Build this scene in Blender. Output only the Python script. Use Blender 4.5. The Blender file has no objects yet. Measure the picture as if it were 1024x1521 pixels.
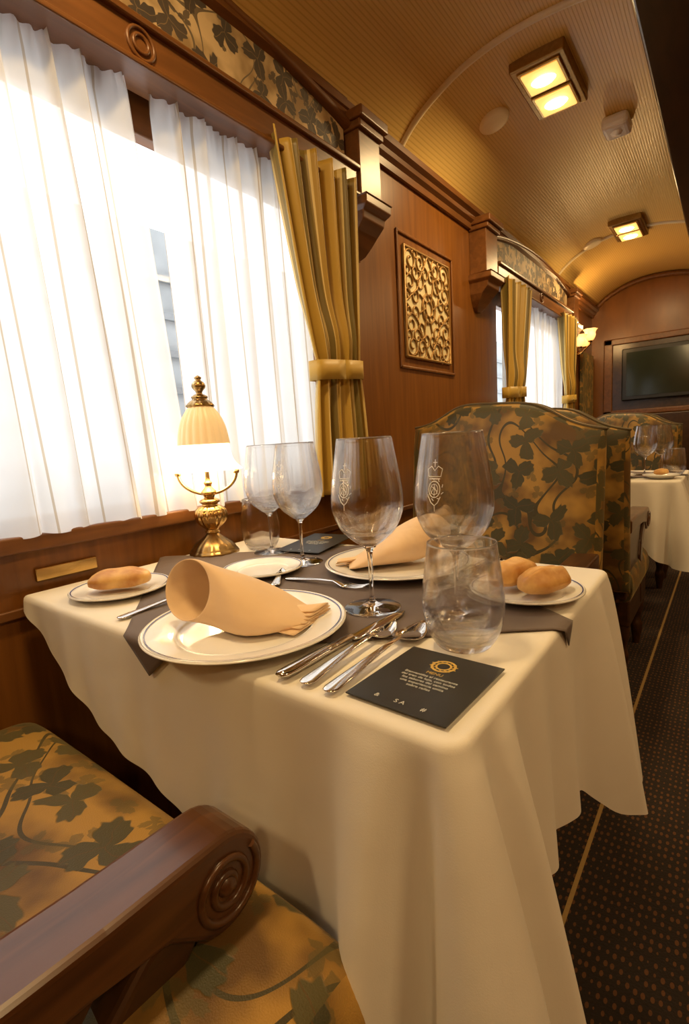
import bpy, bmesh, math, random
import numpy as np
from mathutils import Vector, Matrix
random.seed(3)
S=bpy.context.scene
COL=S.collection
pi=math.pi
# ------------------------------------------------------------------ materials
def newmat(name):
    m=bpy.data.materials.new(name);m.use_nodes=True
    nt=m.node_tree;b=nt.nodes['Principled BSDF'];return m,nt,b
def N(nt,t,**k):
    n=nt.nodes.new(t)
    for a,v in k.items(): setattr(n,a,v)
    return n
def L(nt,a,b): nt.links.new(a,b)
def math_(nt,op,a,b=None,c=None):
    n=N(nt,'ShaderNodeMath',operation=op)
    for i,v in enumerate((a,b,c)):
        if v is None: continue
        if isinstance(v,(int,float)): n.inputs[i].default_value=v
        else: L(nt,v,n.inputs[i])
    return n.outputs[0]
def mixc(nt,f,a,b):
    n=N(nt,'ShaderNodeMix',data_type='RGBA')
    for i,v in ((0,f),(6,a),(7,b)):
        if isinstance(v,(int,float)): n.inputs[i].default_value=v
        elif isinstance(v,tuple): n.inputs[i].default_value=v+(1,)
        else: L(nt,v,n.inputs[i])
    return n.outputs[2]
def setp(b,col=None,rough=None,metal=None,**k):
    if col is not None: b.inputs['Base Color'].default_value=tuple(col)+(1,)
    if rough is not None: b.inputs['Roughness'].default_value=rough
    if metal is not None: b.inputs['Metallic'].default_value=metal
    for a,v in k.items(): b.inputs[a.replace('_',' ')].default_value=v
def simple(name,col,rough=.5,metal=0,bump=0,bscale=50,var=.12,**k):
    m,nt,b=newmat(name);setp(b,col,rough,metal,**k)
    tc=N(nt,'ShaderNodeTexCoord');no=N(nt,'ShaderNodeTexNoise');no.inputs['Scale'].default_value=bscale
    L(nt,tc.outputs['Object'],no.inputs['Vector'])
    d=tuple(c*(1-var) for c in col);e=tuple(min(1,c*(1+var)) for c in col)
    L(nt,mixc(nt,no.outputs['Fac'],d,e),b.inputs['Base Color'])
    if bump:
        bp=N(nt,'ShaderNodeBump');bp.inputs['Strength'].default_value=bump;bp.inputs['Distance'].default_value=.002
        L(nt,no.outputs['Fac'],bp.inputs['Height']);L(nt,bp.outputs[0],b.inputs['Normal'])
    return m
def wood(name,c1,c2,rough=.3,scale=(30,30,3),coat=.25):
    m,nt,b=newmat(name);tc=N(nt,'ShaderNodeTexCoord');mp=N(nt,'ShaderNodeMapping')
    mp.inputs['Scale'].default_value=scale
    L(nt,tc.outputs['Object'],mp.inputs['Vector'])
    n1=N(nt,'ShaderNodeTexNoise');n1.inputs['Scale'].default_value=1.0;n1.inputs['Detail'].default_value=6;n1.inputs['Distortion'].default_value=.6
    L(nt,mp.outputs[0],n1.inputs['Vector'])
    r=N(nt,'ShaderNodeValToRGB');r.color_ramp.elements[0].position=.3;r.color_ramp.elements[1].position=.7
    r.color_ramp.elements[0].color=c1+(1,);r.color_ramp.elements[1].color=c2+(1,)
    L(nt,n1.outputs['Fac'],r.inputs[0]);L(nt,r.outputs[0],b.inputs['Base Color'])
    setp(b,rough=rough);b.inputs['Coat Weight'].default_value=coat;b.inputs['Coat Roughness'].default_value=.25
    return m
M={}
M['wood_wall']=wood('cherry_wall',(.165,.056,.008),(.25,.092,.014),.36,(6,40,2.5))
M['wood_trim']=wood('cherry_trim',(.13,.048,.011),(.21,.080,.020),.38,(40,4,40),.15)
M['wood_dark']=wood('walnut_dark',(.030,.012,.004),(.065,.026,.008),.28,(30,5,30))
M['wood_arm']=wood('walnut_arm',(.055,.020,.007),(.12,.045,.013),.28,(50,5,50),.2)
def fabric(name,bg1,bg2,leaf1,leaf2,vine,scale=11.0,small=.6):
    m,nt,b=newmat(name)
    uv=N(nt,'ShaderNodeUVMap');uv.uv_map='UVMap'
    sc=N(nt,'ShaderNodeVectorMath',operation='SCALE');sc.inputs['Scale'].default_value=scale;L(nt,uv.outputs[0],sc.inputs[0])
    nd=N(nt,'ShaderNodeTexNoise',noise_dimensions='2D');nd.inputs['Scale'].default_value=1.6
    L(nt,sc.outputs[0],nd.inputs['Vector'])
    sb=N(nt,'ShaderNodeVectorMath',operation='SUBTRACT');L(nt,nd.outputs['Color'],sb.inputs[0]);sb.inputs[1].default_value=(.5,.5,.5)
    s2=N(nt,'ShaderNodeVectorMath',operation='SCALE');s2.inputs['Scale'].default_value=.3;L(nt,sb.outputs[0],s2.inputs[0])
    p=N(nt,'ShaderNodeVectorMath',operation='ADD');L(nt,sc.outputs[0],p.inputs[0]);L(nt,s2.outputs[0],p.inputs[1])
    def layer(mult,off,amp,rare):
        q=N(nt,'ShaderNodeVectorMath',operation='MULTIPLY_ADD');L(nt,p.outputs[0],q.inputs[0]);q.inputs[1].default_value=(mult,mult,0);q.inputs[2].default_value=(off,off*1.7,0)
        vo=N(nt,'ShaderNodeTexVoronoi',voronoi_dimensions='2D',feature='F1');vo.inputs['Scale'].default_value=1;vo.inputs['Randomness'].default_value=.7
        L(nt,q.outputs[0],vo.inputs['Vector'])
        d=N(nt,'ShaderNodeVectorMath',operation='SUBTRACT');L(nt,q.outputs[0],d.inputs[0]);L(nt,vo.outputs['Position'],d.inputs[1])
        sx=N(nt,'ShaderNodeSeparateXYZ');L(nt,d.outputs[0],sx.inputs[0])
        cr=N(nt,'ShaderNodeSeparateColor');L(nt,vo.outputs['Color'],cr.inputs[0])
        th=math_(nt,'ADD',math_(nt,'ARCTAN2',sx.outputs[1],sx.outputs[0]),math_(nt,'MULTIPLY',cr.outputs[0],6.283))
        r=math_(nt,'SQRT',math_(nt,'ADD',math_(nt,'POWER',sx.outputs[0],2.0),math_(nt,'POWER',sx.outputs[1],2.0)))
        t15=math_(nt,'MULTIPLY',th,1.5)
        lob=math_(nt,'POWER',math_(nt,'ABSOLUTE',math_(nt,'COSINE',t15)),.9)
        ser=math_(nt,'MULTIPLY_ADD',math_(nt,'SINE',math_(nt,'MULTIPLY',th,19.0)),.05,1.0)
        R=math_(nt,'MULTIPLY',math_(nt,'MULTIPLY_ADD',lob,amp,.11),ser)
        mask=math_(nt,'MULTIPLY',math_(nt,'SUBTRACT',R,r),30.0);mask.node.use_clamp=True
        edge=math_(nt,'LESS_THAN',math_(nt,'ABSOLUTE',math_(nt,'SUBTRACT',R,r)),.018)
        vein=math_(nt,'LESS_THAN',math_(nt,'MULTIPLY',math_(nt,'ABSOLUTE',math_(nt,'SINE',t15)),r),.012)
        keep=math_(nt,'GREATER_THAN',cr.outputs[1],rare)
        return math_(nt,'MULTIPLY',mask,keep),math_(nt,'MAXIMUM',vein,edge),cr.outputs[2]
    m1,v1,rnd=layer(1.0,0,.40,.06)
    m2,v2,_=layer(2.1,3.3,.30,.50)
    vn=N(nt,'ShaderNodeTexNoise',noise_dimensions='2D');vn.inputs['Scale'].default_value=.55;vn.inputs['Detail'].default_value=0;L(nt,sc.outputs[0],vn.inputs['Vector'])
    vine_m=math_(nt,'LESS_THAN',math_(nt,'ABSOLUTE',math_(nt,'SUBTRACT',vn.outputs['Fac'],.5)),.012)
    vine_m2=math_(nt,'LESS_THAN',math_(nt,'ABSOLUTE',math_(nt,'SUBTRACT',vn.outputs['Fac'],.62)),.009)
    big=N(nt,'ShaderNodeTexNoise',noise_dimensions='2D');big.inputs['Scale'].default_value=.7;big.inputs['Detail'].default_value=3;L(nt,sc.outputs[0],big.inputs['Vector'])
    rmp=N(nt,'ShaderNodeValToRGB');rmp.color_ramp.elements[0].position=.40;rmp.color_ramp.elements[1].position=.60
    rmp.color_ramp.elements[0].color=bg1+(1,);rmp.color_ramp.elements[1].color=bg2+(1,);L(nt,big.outputs['Fac'],rmp.inputs[0])
    c=mixc(nt,math_(nt,'MAXIMUM',vine_m,vine_m2),rmp.outputs[0],vine)
    c=mixc(nt,math_(nt,'MULTIPLY',m2,small),c,leaf2)
    lc=mixc(nt,rnd,leaf1,leaf2)
    lc=mixc(nt,math_(nt,'MULTIPLY',v1,.55),lc,bg1)
    c=mixc(nt,m1,c,lc)
    L(nt,c,b.inputs['Base Color'])
    fine=N(nt,'ShaderNodeTexNoise',noise_dimensions='2D');fine.inputs['Scale'].default_value=60;L(nt,sc.outputs[0],fine.inputs['Vector'])
    h=math_(nt,'MULTIPLY_ADD',m1,-.6,math_(nt,'MULTIPLY',fine.outputs['Fac'],.5))
    bp=N(nt,'ShaderNodeBump');bp.inputs['Strength'].default_value=.4;bp.inputs['Distance'].default_value=.002;L(nt,h,bp.inputs['Height']);L(nt,bp.outputs[0],b.inputs['Normal'])
    setp(b,rough=.55);b.inputs['Sheen Weight'].default_value=.2;b.inputs['Sheen Tint'].default_value=(1,.75,.35,1)
    return m
M['fabric']=fabric('vine_leaf_velvet',(.105,.047,.006),(.38,.205,.034),(.038,.034,.011),(.078,.062,.016),(.042,.032,.008),9.5,.6)
M['frieze']=fabric('frieze_leaf_fabric',(.34,.22,.10),(.70,.52,.29),(.055,.044,.038),(.075,.057,.046),(.16,.12,.075),10,.9)
def cloth(name,col,rough=.75,bs=1.0):
    m,nt,b=newmat(name);setp(b,col,rough);b.inputs['Sheen Weight'].default_value=.1
    tc=N(nt,'ShaderNodeTexCoord');n1=N(nt,'ShaderNodeTexNoise');n1.inputs['Scale'].default_value=5*bs;n1.inputs['Detail'].default_value=3
    L(nt,tc.outputs['Object'],n1.inputs['Vector'])
    n2=N(nt,'ShaderNodeTexNoise');n2.inputs['Scale'].default_value=700;L(nt,tc.outputs['Object'],n2.inputs['Vector'])
    L(nt,mixc(nt,n1.outputs['Fac'],tuple(c*.96 for c in col),col),b.inputs['Base Color'])
    h=math_(nt,'ADD',n1.outputs['Fac'],math_(nt,'MULTIPLY',n2.outputs['Fac'],.02))
    bp=N(nt,'ShaderNodeBump');bp.inputs['Strength'].default_value=.45;bp.inputs['Distance'].default_value=.012;L(nt,h,bp.inputs['Height']);L(nt,bp.outputs[0],b.inputs['Normal'])
    return m
M['cloth']=cloth('white_linen',(.74,.69,.61))
M['runner']=cloth('taupe_linen',(.105,.072,.060),.7)
M['piping']=cloth('olive_piping',(.09,.06,.02),.7)
M['napkin']=cloth('peach_napkin',(.78,.55,.33),.7,3)
M['china']=simple('white_china',(.80,.79,.77),.08,var=.01)
M['rim']=simple('blue_rim_line',(.06,.08,.25),.15)
M['brass']=simple('polished_brass',(.62,.40,.14),.22,1,var=.2,bscale=30)
M['brass_dark']=simple('antique_brass',(.38,.24,.09),.3,1,var=.35,bscale=60)
M['lattice']=simple('lattice_bronze',(.36,.20,.055),.42,.35,var=.2)
M['steel']=simple('cutlery_steel',(.75,.72,.68),.12,1,var=.03)
m,nt,b=newmat('crusty_bread');tc=N(nt,'ShaderNodeTexCoord');n1=N(nt,'ShaderNodeTexNoise');n1.inputs['Scale'].default_value=28;n1.inputs['Detail'].default_value=5
L(nt,tc.outputs['Object'],n1.inputs['Vector']);r=N(nt,'ShaderNodeValToRGB');r.color_ramp.elements[0].position=.3;r.color_ramp.elements[1].position=.72
r.color_ramp.elements[0].color=(.42,.17,.03,1);r.color_ramp.elements[1].color=(.76,.47,.16,1);L(nt,n1.outputs['Fac'],r.inputs[0]);L(nt,r.outputs[0],b.inputs['Base Color']);setp(b,rough=.5)
bp=N(nt,'ShaderNodeBump');bp.inputs['Strength'].default_value=.4;bp.inputs['Distance'].default_value=.003;L(nt,n1.outputs['Fac'],bp.inputs['Height']);L(nt,bp.outputs[0],b.inputs['Normal']);M['bread']=m
m=bpy.data.materials.new('window_glass');m.use_nodes=True;nt=m.node_tree;nt.nodes.clear()
o=N(nt,'ShaderNodeOutputMaterial');mx=N(nt,'ShaderNodeMixShader');mx.inputs[0].default_value=.06
tr=N(nt,'ShaderNodeBsdfTransparent');gl=N(nt,'ShaderNodeBsdfGlossy');gl.inputs['Roughness'].default_value=.01
L(nt,tr.outputs[0],mx.inputs[1]);L(nt,gl.outputs[0],mx.inputs[2]);L(nt,mx.outputs[0],o.inputs[0]);M['pane']=m
m=bpy.data.materials.new('crystal_wall');m.use_nodes=True;nt=m.node_tree;nt.nodes.clear()
o=N(nt,'ShaderNodeOutputMaterial');mx=N(nt,'ShaderNodeMixShader');mx.inputs[0].default_value=.62
tr=N(nt,'ShaderNodeBsdfTransparent');g=N(nt,'ShaderNodeBsdfGlass');g.inputs['IOR'].default_value=1.42;g.inputs['Roughness'].default_value=0
L(nt,tr.outputs[0],mx.inputs[1]);L(nt,g.outputs[0],mx.inputs[2]);L(nt,mx.outputs[0],o.inputs[0]);M['glass']=m
m,nt,b=newmat('solid_glass');setp(b,(1,1,1),.0);b.inputs['Transmission Weight'].default_value=1;b.inputs['IOR'].default_value=1.5;M['gsolid']=m
M['crest']=simple('etched_crest',(.88,.85,.78),.6,var=.02)
def emis(name,col,st,base=(.8,.8,.8)):
    m,nt,b=newmat(name);setp(b,base,.4);b.inputs['Emission Color'].default_value=col+(1,);b.inputs['Emission Strength'].default_value=st
    tc=N(nt,'ShaderNodeTexCoord');no=N(nt,'ShaderNodeTexNoise');no.inputs['Scale'].default_value=20;L(nt,tc.outputs['Object'],no.inputs['Vector'])
    L(nt,mixc(nt,no.outputs['Fac'],tuple(c*.95 for c in base),base),b.inputs['Base Color'])
    return m
M['shade_low']=emis('frosted_shade',(1,.88,.68),1.6,(.9,.85,.75))
M['shade_top']=emis('amber_ribbed_shade',(1,.62,.25),.34,(.8,.62,.38))
M['tulip']=emis('tulip_glass_glow',(1,.52,.12),1.5)
M['bulb']=emis('lamp_bulb',(1,.84,.50),16)
M['lampglass']=emis('ceiling_lamp_glass',(1,.60,.14),1.2,(.9,.7,.35))
m,nt,b=newmat('beadboard_ceiling');tc=N(nt,'ShaderNodeTexCoord');sx=N(nt,'ShaderNodeSeparateXYZ');L(nt,tc.outputs['Object'],sx.inputs[0])
w=math_(nt,'FRACT',math_(nt,'MULTIPLY',sx.outputs[0],85.0))
g=math_(nt,'SMOOTH_MIN',math_(nt,'MULTIPLY',math_(nt,'MINIMUM',w,math_(nt,'SUBTRACT',1.0,w)),5.0),1.0,.2)
L(nt,mixc(nt,g,(.64,.40,.10),(.82,.56,.18)),b.inputs['Base Color']);setp(b,rough=.34)
bp=N(nt,'ShaderNodeBump');bp.inputs['Strength'].default_value=.25;bp.inputs['Distance'].default_value=.0012;L(nt,g,bp.inputs['Height']);L(nt,bp.outputs[0],b.inputs['Normal']);M['ceil']=m
M['cream']=simple('cream_moulding',(.92,.78,.50),.4,var=.04)
M['white']=simple('white_plastic',(.95,.95,.94),.35,var=.01)
M['black']=simple('black_bezel',(.012,.012,.012),.3)
M['screen']=simple('tv_screen',(.014,.024,.015),.12,var=.3,bscale=3)
M['card']=simple('black_card',(.020,.021,.020),.35,var=.1)
M['gold_ink']=simple('gold_ink',(.55,.36,.08),.4)
M['white_ink']=simple('white_ink',(.6,.6,.56),.5)
M['outside']=simple('outside_grey',(.34,.37,.38),.8,var=.4,bscale=3)
M['frame_metal']=simple('window_metal',(.25,.27,.28),.4,.5)
m,nt,b=newmat('patterned_carpet');tc=N(nt,'ShaderNodeTexCoord');vo=N(nt,'ShaderNodeTexVoronoi');vo.inputs['Scale'].default_value=75;vo.inputs['Randomness'].default_value=.25
mp=N(nt,'ShaderNodeMapping');mp.inputs['Scale'].default_value=(1,.55,1);L(nt,tc.outputs['Object'],mp.inputs[0]);L(nt,mp.outputs[0],vo.inputs['Vector'])
d=math_(nt,'LESS_THAN',vo.outputs['Distance'],.27)
no=N(nt,'ShaderNodeTexNoise');no.inputs['Scale'].default_value=220;L(nt,tc.outputs['Object'],no.inputs['Vector'])
cc=mixc(nt,no.outputs['Fac'],(.009,.005,.003),(.024,.012,.006));c=mixc(nt,math_(nt,'MULTIPLY',d,.7),cc,(.15,.055,.014));L(nt,c,b.inputs['Base Color']);setp(b,rough=.95)
bp=N(nt,'ShaderNodeBump');bp.inputs['Strength'].default_value=.6;bp.inputs['Distance'].default_value=.004;L(nt,no.outputs['Fac'],bp.inputs['Height']);L(nt,bp.outputs[0],b.inputs['Normal']);M['carpet']=m
M['carpetline']=simple('carpet_gold_line',(.36,.22,.07),.9,bump=.4,bscale=200)
m,nt,b=newmat('striped_gold_curtain');uv=N(nt,'ShaderNodeUVMap');uv.uv_map='UVMap';sx=N(nt,'ShaderNodeSeparateXYZ');L(nt,uv.outputs[0],sx.inputs[0])
fr=math_(nt,'FRACT',math_(nt,'MULTIPLY',sx.outputs[0],11.0))
r=N(nt,'ShaderNodeValToRGB');r.color_ramp.interpolation='CONSTANT'
for i,(p,c) in enumerate([(0,(.54,.34,.055)),(.38,(.82,.64,.28)),(.46,(.20,.14,.03)),(.68,(.30,.20,.045)),(.76,(.80,.61,.25)),(.83,(.44,.27,.04))]):
    e=r.color_ramp.elements[i] if i<2 else r.color_ramp.elements.new(p)
    e.position=p;e.color=c+(1,)
L(nt,fr,r.inputs[0]);L(nt,r.outputs[0],b.inputs['Base Color']);setp(b,rough=.45);b.inputs['Sheen Weight'].default_value=.3;b.inputs['Sheen Tint'].default_value=(1,.8,.4,1);M['gold']=m
m=bpy.data.materials.new('sheer_voile');m.use_nodes=True;nt=m.node_tree;nt.nodes.clear()
o=N(nt,'ShaderNodeOutputMaterial');uv=N(nt,'ShaderNodeUVMap');uv.uv_map='UVMap';sx=N(nt,'ShaderNodeSeparateXYZ');L(nt,uv.outputs[0],sx.inputs[0])
fr=math_(nt,'FRACT',math_(nt,'MULTIPLY',sx.outputs[0],16.0));ln=math_(nt,'LESS_THAN',fr,.06)
cc=mixc(nt,ln,(.92,.91,.885),(.60,.51,.39))
tl=N(nt,'ShaderNodeBsdfTranslucent');L(nt,cc,tl.inputs[0]);df=N(nt,'ShaderNodeBsdfDiffuse');L(nt,cc,df.inputs[0]);tr=N(nt,'ShaderNodeBsdfTransparent')
a=N(nt,'ShaderNodeMixShader');a.inputs[0].default_value=.32;L(nt,tl.outputs[0],a.inputs[1]);L(nt,df.outputs[0],a.inputs[2])
a2=N(nt,'ShaderNodeMixShader');L(nt,math_(nt,'MULTIPLY_ADD',ln,-.10,.14),a2.inputs[0]);L(nt,a.outputs[0],a2.inputs[1]);L(nt,tr.outputs[0],a2.inputs[2]);L(nt,a2.outputs[0],o.inputs[0]);M['sheer']=m
# ------------------------------------------------------------------ mesh helpers
def mk(name,verts,faces,mat,smooth=True,bevel=0,uv=None,subsurf=0,solid=0):
    me=bpy.data.meshes.new(name);me.from_pydata([tuple(v) for v in verts],[],faces);me.update()
    if uv is not None:
        l=me.uv_layers.new(name='UVMap')
        for lp in me.loops: l.data[lp.index].uv=uv[lp.vertex_index]
    ob=bpy.data.objects.new(name,me);COL.objects.link(ob);me.materials.append(M[mat] if isinstance(mat,str) else mat)
    if smooth:
        for p in me.polygons: p.use_smooth=True
    if solid:
        q=ob.modifiers.new('solid','SOLIDIFY');q.thickness=solid;q.offset=0
    if bevel:
        q=ob.modifiers.new('bev','BEVEL');q.width=bevel;q.segments=3;q.limit_method='ANGLE'
    if subsurf:
        q=ob.modifiers.new('sub','SUBSURF');q.levels=subsurf;q.render_levels=subsurf
    return ob
def fixn(ob):
    bm=bmesh.new();bm.from_mesh(ob.data);bmesh.ops.remove_doubles(bm,verts=bm.verts,dist=.00001);bmesh.ops.recalc_face_normals(bm,faces=bm.faces);bm.to_mesh(ob.data);bm.free();return ob
def boxuv(ob):
    me=ob.data;l=me.uv_layers.get('UVMap') or me.uv_layers.new(name='UVMap')
    for p in me.polygons:
        n=p.normal;a=max(range(3),key=lambda i:abs(n[i]))
        for li in p.loop_indices:
            v=me.vertices[me.loops[li].vertex_index].co
            l.data[li].uv=((v.y,v.z),(v.x,v.z),(v.x,v.y))[a]
def box(name,x0,x1,y0,y1,z0,z1,mat,bevel=.003,smooth=False):
    v=[(x,y,z) for x in(x0,x1) for y in(y0,y1) for z in(z0,z1)]
    f=[(0,1,3,2),(4,6,7,5),(0,4,5,1),(2,3,7,6),(0,2,6,4),(1,5,7,3)]
    return mk(name,v,f,mat,smooth=False,bevel=bevel)
def lathe(name,prof,loc,mat,segs=48,rfun=None,close=False):
    v=[];f=[]
    for i,(r,z) in enumerate(prof):
        for j in range(segs):
            a=2*pi*j/segs;rr=r*(rfun(a,z) if rfun else 1)
            v.append((loc[0]+rr*math.cos(a),loc[1]+rr*math.sin(a),loc[2]+z))
    m_=len(prof)
    for i in range(m_ if close else m_-1):
        i2=(i+1)%m_
        for j in range(segs):
            k=(j+1)%segs;f.append((i*segs+j,i*segs+k,i2*segs+k,i2*segs+j))
    return mk(name,v,f,mat)
def smoothprof(pts,n=6):
    P=[np.array(p,float) for p in pts];P=[P[0]]+P+[P[-1]];out=[]
    for i in range(1,len(P)-2):
        for k in range(n):
            t=k/n;a,b,c,d=P[i-1:i+3]
            out.append(tuple(.5*((2*b)+(-a+c)*t+(2*a-5*b+4*c-d)*t*t+(-a+3*b-3*c+d)*t**3)))
    out.append(tuple(P[-2]));return [ (max(q[0],.0003),)+tuple(q[1:]) for q in out] if len(out[0])==2 else out
def tube(name,pts,r,mat,cyc=False,res=3):
    cu=bpy.data.curves.new(name,'CURVE');cu.dimensions='3D';sp=cu.splines.new('POLY');sp.points.add(len(pts)-1)
    for i,p in enumerate(pts): sp.points[i].co=tuple(p)+(1,)
    sp.use_cyclic_u=cyc;cu.bevel_depth=r;cu.bevel_resolution=res;cu.use_fill_caps=True;cu.materials.append(M[mat])
    ob=bpy.data.objects.new(name,cu);COL.objects.link(ob)
    dg=bpy.context.evaluated_depsgraph_get();me=bpy.data.meshes.new_from_object(ob.evaluated_get(dg))
    o2=bpy.data.objects.new(name,me);COL.objects.link(o2);bpy.data.objects.remove(ob)
    for p in me.polygons:p.use_smooth=True
    return o2
def prism_x(name,poly,x0,x1,mat,bevel=.004):
    n=len(poly);v=[(x0,y,z) for y,z in poly]+[(x1,y,z) for y,z in poly]
    f=[tuple(range(n)),tuple(range(2*n-1,n-1,-1))]+[(i,i+n,(i+1)%n+n,(i+1)%n) for i in range(n)]
    ob=mk(name,v,f,mat,smooth=False,bevel=bevel)
    bm=bmesh.new();bm.from_mesh(ob.data);bmesh.ops.recalc_face_normals(bm,faces=bm.faces);bm.to_mesh(ob.data);bm.free()
    return ob
def grid(name,fn,nu,nv,mat,uvfn=None,solid=0,closed=False):
    v=[];uv=[]
    for i in range(nu+1):
        for j in range(nv+1):
            v.append(fn(i/nu,j/nv));uv.append(uvfn(i/nu,j/nv) if uvfn else (i/nu,j/nv))
    f=[(i*(nv+1)+j,(i+1)*(nv+1)+j,(i+1)*(nv+1)+j+1,i*(nv+1)+j+1) for i in range(nu) for j in range(nv)]
    return mk(name,v,f,mat,uv=uv,solid=solid)
def group(name,obs):
    e=bpy.data.objects.new(name,None);COL.objects.link(e);e.empty_display_size=.05
    for o in obs: o.parent=e
    return e
def text(name,s,loc,size,mat,align='CENTER'):
    cu=bpy.data.curves.new(name,'FONT');cu.body=s;cu.size=size;cu.align_x=align;cu.extrude=.0001;cu.materials.append(M[mat])
    ob=bpy.data.objects.new(name,cu);COL.objects.link(ob);ob.location=loc;return ob
# ------------------------------------------------------------------ room
Y0,Y1=-1.6,5.7
XR=2.76
box('floor',-.1,XR+.1,Y0,Y1,-.05,0,'carpet',0)
box('trim_1',.911,.920,Y0,Y1,0,.002,'carpetline',0)
W=[(.02,1.46),(3.08,4.5)];ZB,ZT=.87,1.93
def wallpiece(x0,x1,nm,wins):
    vs=[];fs=[]
    def q(y0,y1,z0,z1):
        n=len(vs)
        vs.extend([(x,y,z) for x in(x0,x1) for y in(y0,y1) for z in(z0,z1)])
        fs.extend([tuple(n+i for i in t) for t in [(0,1,3,2),(4,6,7,5),(0,4,5,1),(2,3,7,6),(0,2,6,4),(1,5,7,3)]])
    y=Y0
    for a,b in wins:
        q(y,a,0,2.6);q(a,b,0,ZB);q(a,b,ZT,2.6);y=b
    q(y,Y1,0,2.6)
    return mk(nm,vs,fs,'wood_wall',smooth=False)
wallpiece(-.08,0,'wall_left',W)
wallpiece(XR,XR+.08,'wall_right',[])
box('wall_end',-.08,XR+.08,Y1,Y1+.08,0,2.6,'wood_wall',0)
box('wall_back',-.08,XR+.08,Y0-.08,Y0,0,2.6,'wood_wall',0)
prof=smoothprof([(0,2.14),(.03,2.20),(.10,2.27),(.2,2.33),(.33,2.38),(.5,2.405),(.7,2.395),(.86,2.36)],5)
def vault(name,pr):
    v=[];f=[]
    for (x,z) in pr:
        for y in (Y0,Y1): v.append((x,y,z))
    for i in range(len(pr)-1): f.append((2*i,2*i+1,2*i+3,2*i+2))
    return mk(name,v,f,'ceil')
vault('ceiling',prof)
vault('ceiling.001',[(XR-x,z) for x,z in prof])
box('trim_2',.86,1.90,Y0,Y1,2.31,2.6,'wood_dark',.01)
for k,yy in enumerate((1.95,-.4,4.3)):
    tube('trim_rib',[(x,yy,z-.003) for x,z in prof],.013,'cream')
box('ceiling_upper',-.08,XR+.08,Y0,Y1,2.6,2.65,'wood_dark',0)
tube('trim_arch',[(x,Y1-.015,z-.03) for x,z in prof],.022,'wood_trim')
def cornice(name,y0,y1):
    poly=[(0,2.10),(.018,2.10),(.022,2.125),(.04,2.135),(.045,2.15),(.065,2.16),(.065,2.185),(.0,2.20)]
    n=len(poly);v=[(x,y0,z) for x,z in poly]+[(x,y1,z) for x,z in poly]
    f=[tuple(range(n-1,-1,-1)),tuple(range(n,2*n))]+[(i,(i+1)%n,(i+1)%n+n,i+n) for i in range(n)]
    return mk(name,v,f,'wood_trim',smooth=False)
cornice('trim_cornice',Y0,Y1)
def valance(k,y0,y1):
    obs=[]
    obs.append(box('board',0.0,.085,y0,y1,1.87,1.965,'wood_trim',.006))
    obs.append(box('bead_top',0.0,.098,y0,y1,1.955,1.972,'wood_trim',.005))
    obs.append(box('bead_low',0.0,.096,y0,y1,1.868,1.882,'wood_trim',.005))
    def top(t): return 2.095+.085*math.sin(pi*t)**.8
    v=[];uv=[];n=40
    for i in range(n+1):
        t=i/n;y=y0+.02+(y1-y0-.04)*t
        v+= [(.045,y,1.965),(.045,y,top(t))];uv+=[(y,1.965),(y,top(t))]
    obs.append(mk('leaf_fabric',v,[(2*i,2*i+2,2*i+3,2*i+1) for i in range(n)],'frieze',uv=uv))
    v=[]
    for i in range(n+1):
        t=i/n;y=y0+(y1-y0)*t;z=top(t)
        v+=[(0,y,z),(.06,y,z),(.075,y,z+.012),(.06,y,z+.024),(.055,y,2.20),(0,y,2.2)]
    f=[]
    for i in range(n):
        for j in range(5): f.append((6*i+j,6*i+6+j,6*i+7+j,6*i+1+j))
    obs.append(mk('arched_rail',v,f,'wood_trim'))
    yc=y0+(y1-y0)*.5
    for r in (.032,.018):
        obs.append(tube('roundel',[(.087,yc-.02+r*math.cos(a),1.918+r*math.sin(a)) for a in np.linspace(0,2*pi,32)[:-1]],.004,'wood_trim',True))
    group('window_valance',obs)
valance(1,-.05,1.56);valance(2,2.90,4.56)
def pilaster(y0,y1):
    obs=[box('shaft',0,.095,y0,y1,1.85,2.12,'wood_trim',.003),
         box('cap',0,.125,y0-.02,y1+.02,2.115,2.15,'wood_trim',.006),
         box('cap_neck',0,.11,y0-.01,y1+.01,2.09,2.117,'wood_trim',.006)]
    m=(y0+y1)/2
    v=[];f=[]
    pr=[(1.87,.125,.5),(1.84,.125,.5),(1.825,.105,.44),(1.80,.10,.42),(1.77,.07,.40),(1.74,.05,.34),(1.71,.03,.25),(1.69,.015,.1)]
    w=(y1-y0)*1.25
    for z,x,h in pr: v+=[(0,m-h*w,z),(x,m-h*w,z),(x,m+h*w,z),(0,m+h*w,z)]
    for i in range(len(pr)-1):
        for j in range(3): f.append((4*i+j,4*i+j+1,4*i+5+j,4*i+4+j))
    f.append((0,1,2,3));f.append(tuple(4*(len(pr)-1)+k for k in(3,2,1,0)))
    obs.append(mk('corbel',v,f,'wood_trim',smooth=False,bevel=.004))
    group('wall_pilaster',obs)
pilaster(1.56,1.69);pilaster(2.70,2.86);pilaster(4.58,4.72)
for k,(a,b) in enumerate(W):
    obs=[box('sill_board',-.08,.03,a-.05,b+.1,.835,.87,'wood_trim',.005),
         box('frame_top',-.07,-.03,a,b,1.80,ZT,'wood_trim',.004),
         box('frame_bottom',-.07,-.03,a,b,ZB,.90,'wood_trim',.004),
         box('frame_left',-.07,-.03,a,a+.04,ZB,ZT,'wood_trim',.004),
         box('frame_right',-.07,-.03,b-.04,b,ZB,ZT,'wood_trim',.004)]
    g=grid('pane',lambda u,v,a=a,b=b:(-.05,a+.04+(b-a-.08)*u,.90+.90*v),1,1,'pane');obs.append(g)
    group('window_%d'%(k+1),obs)
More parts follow.
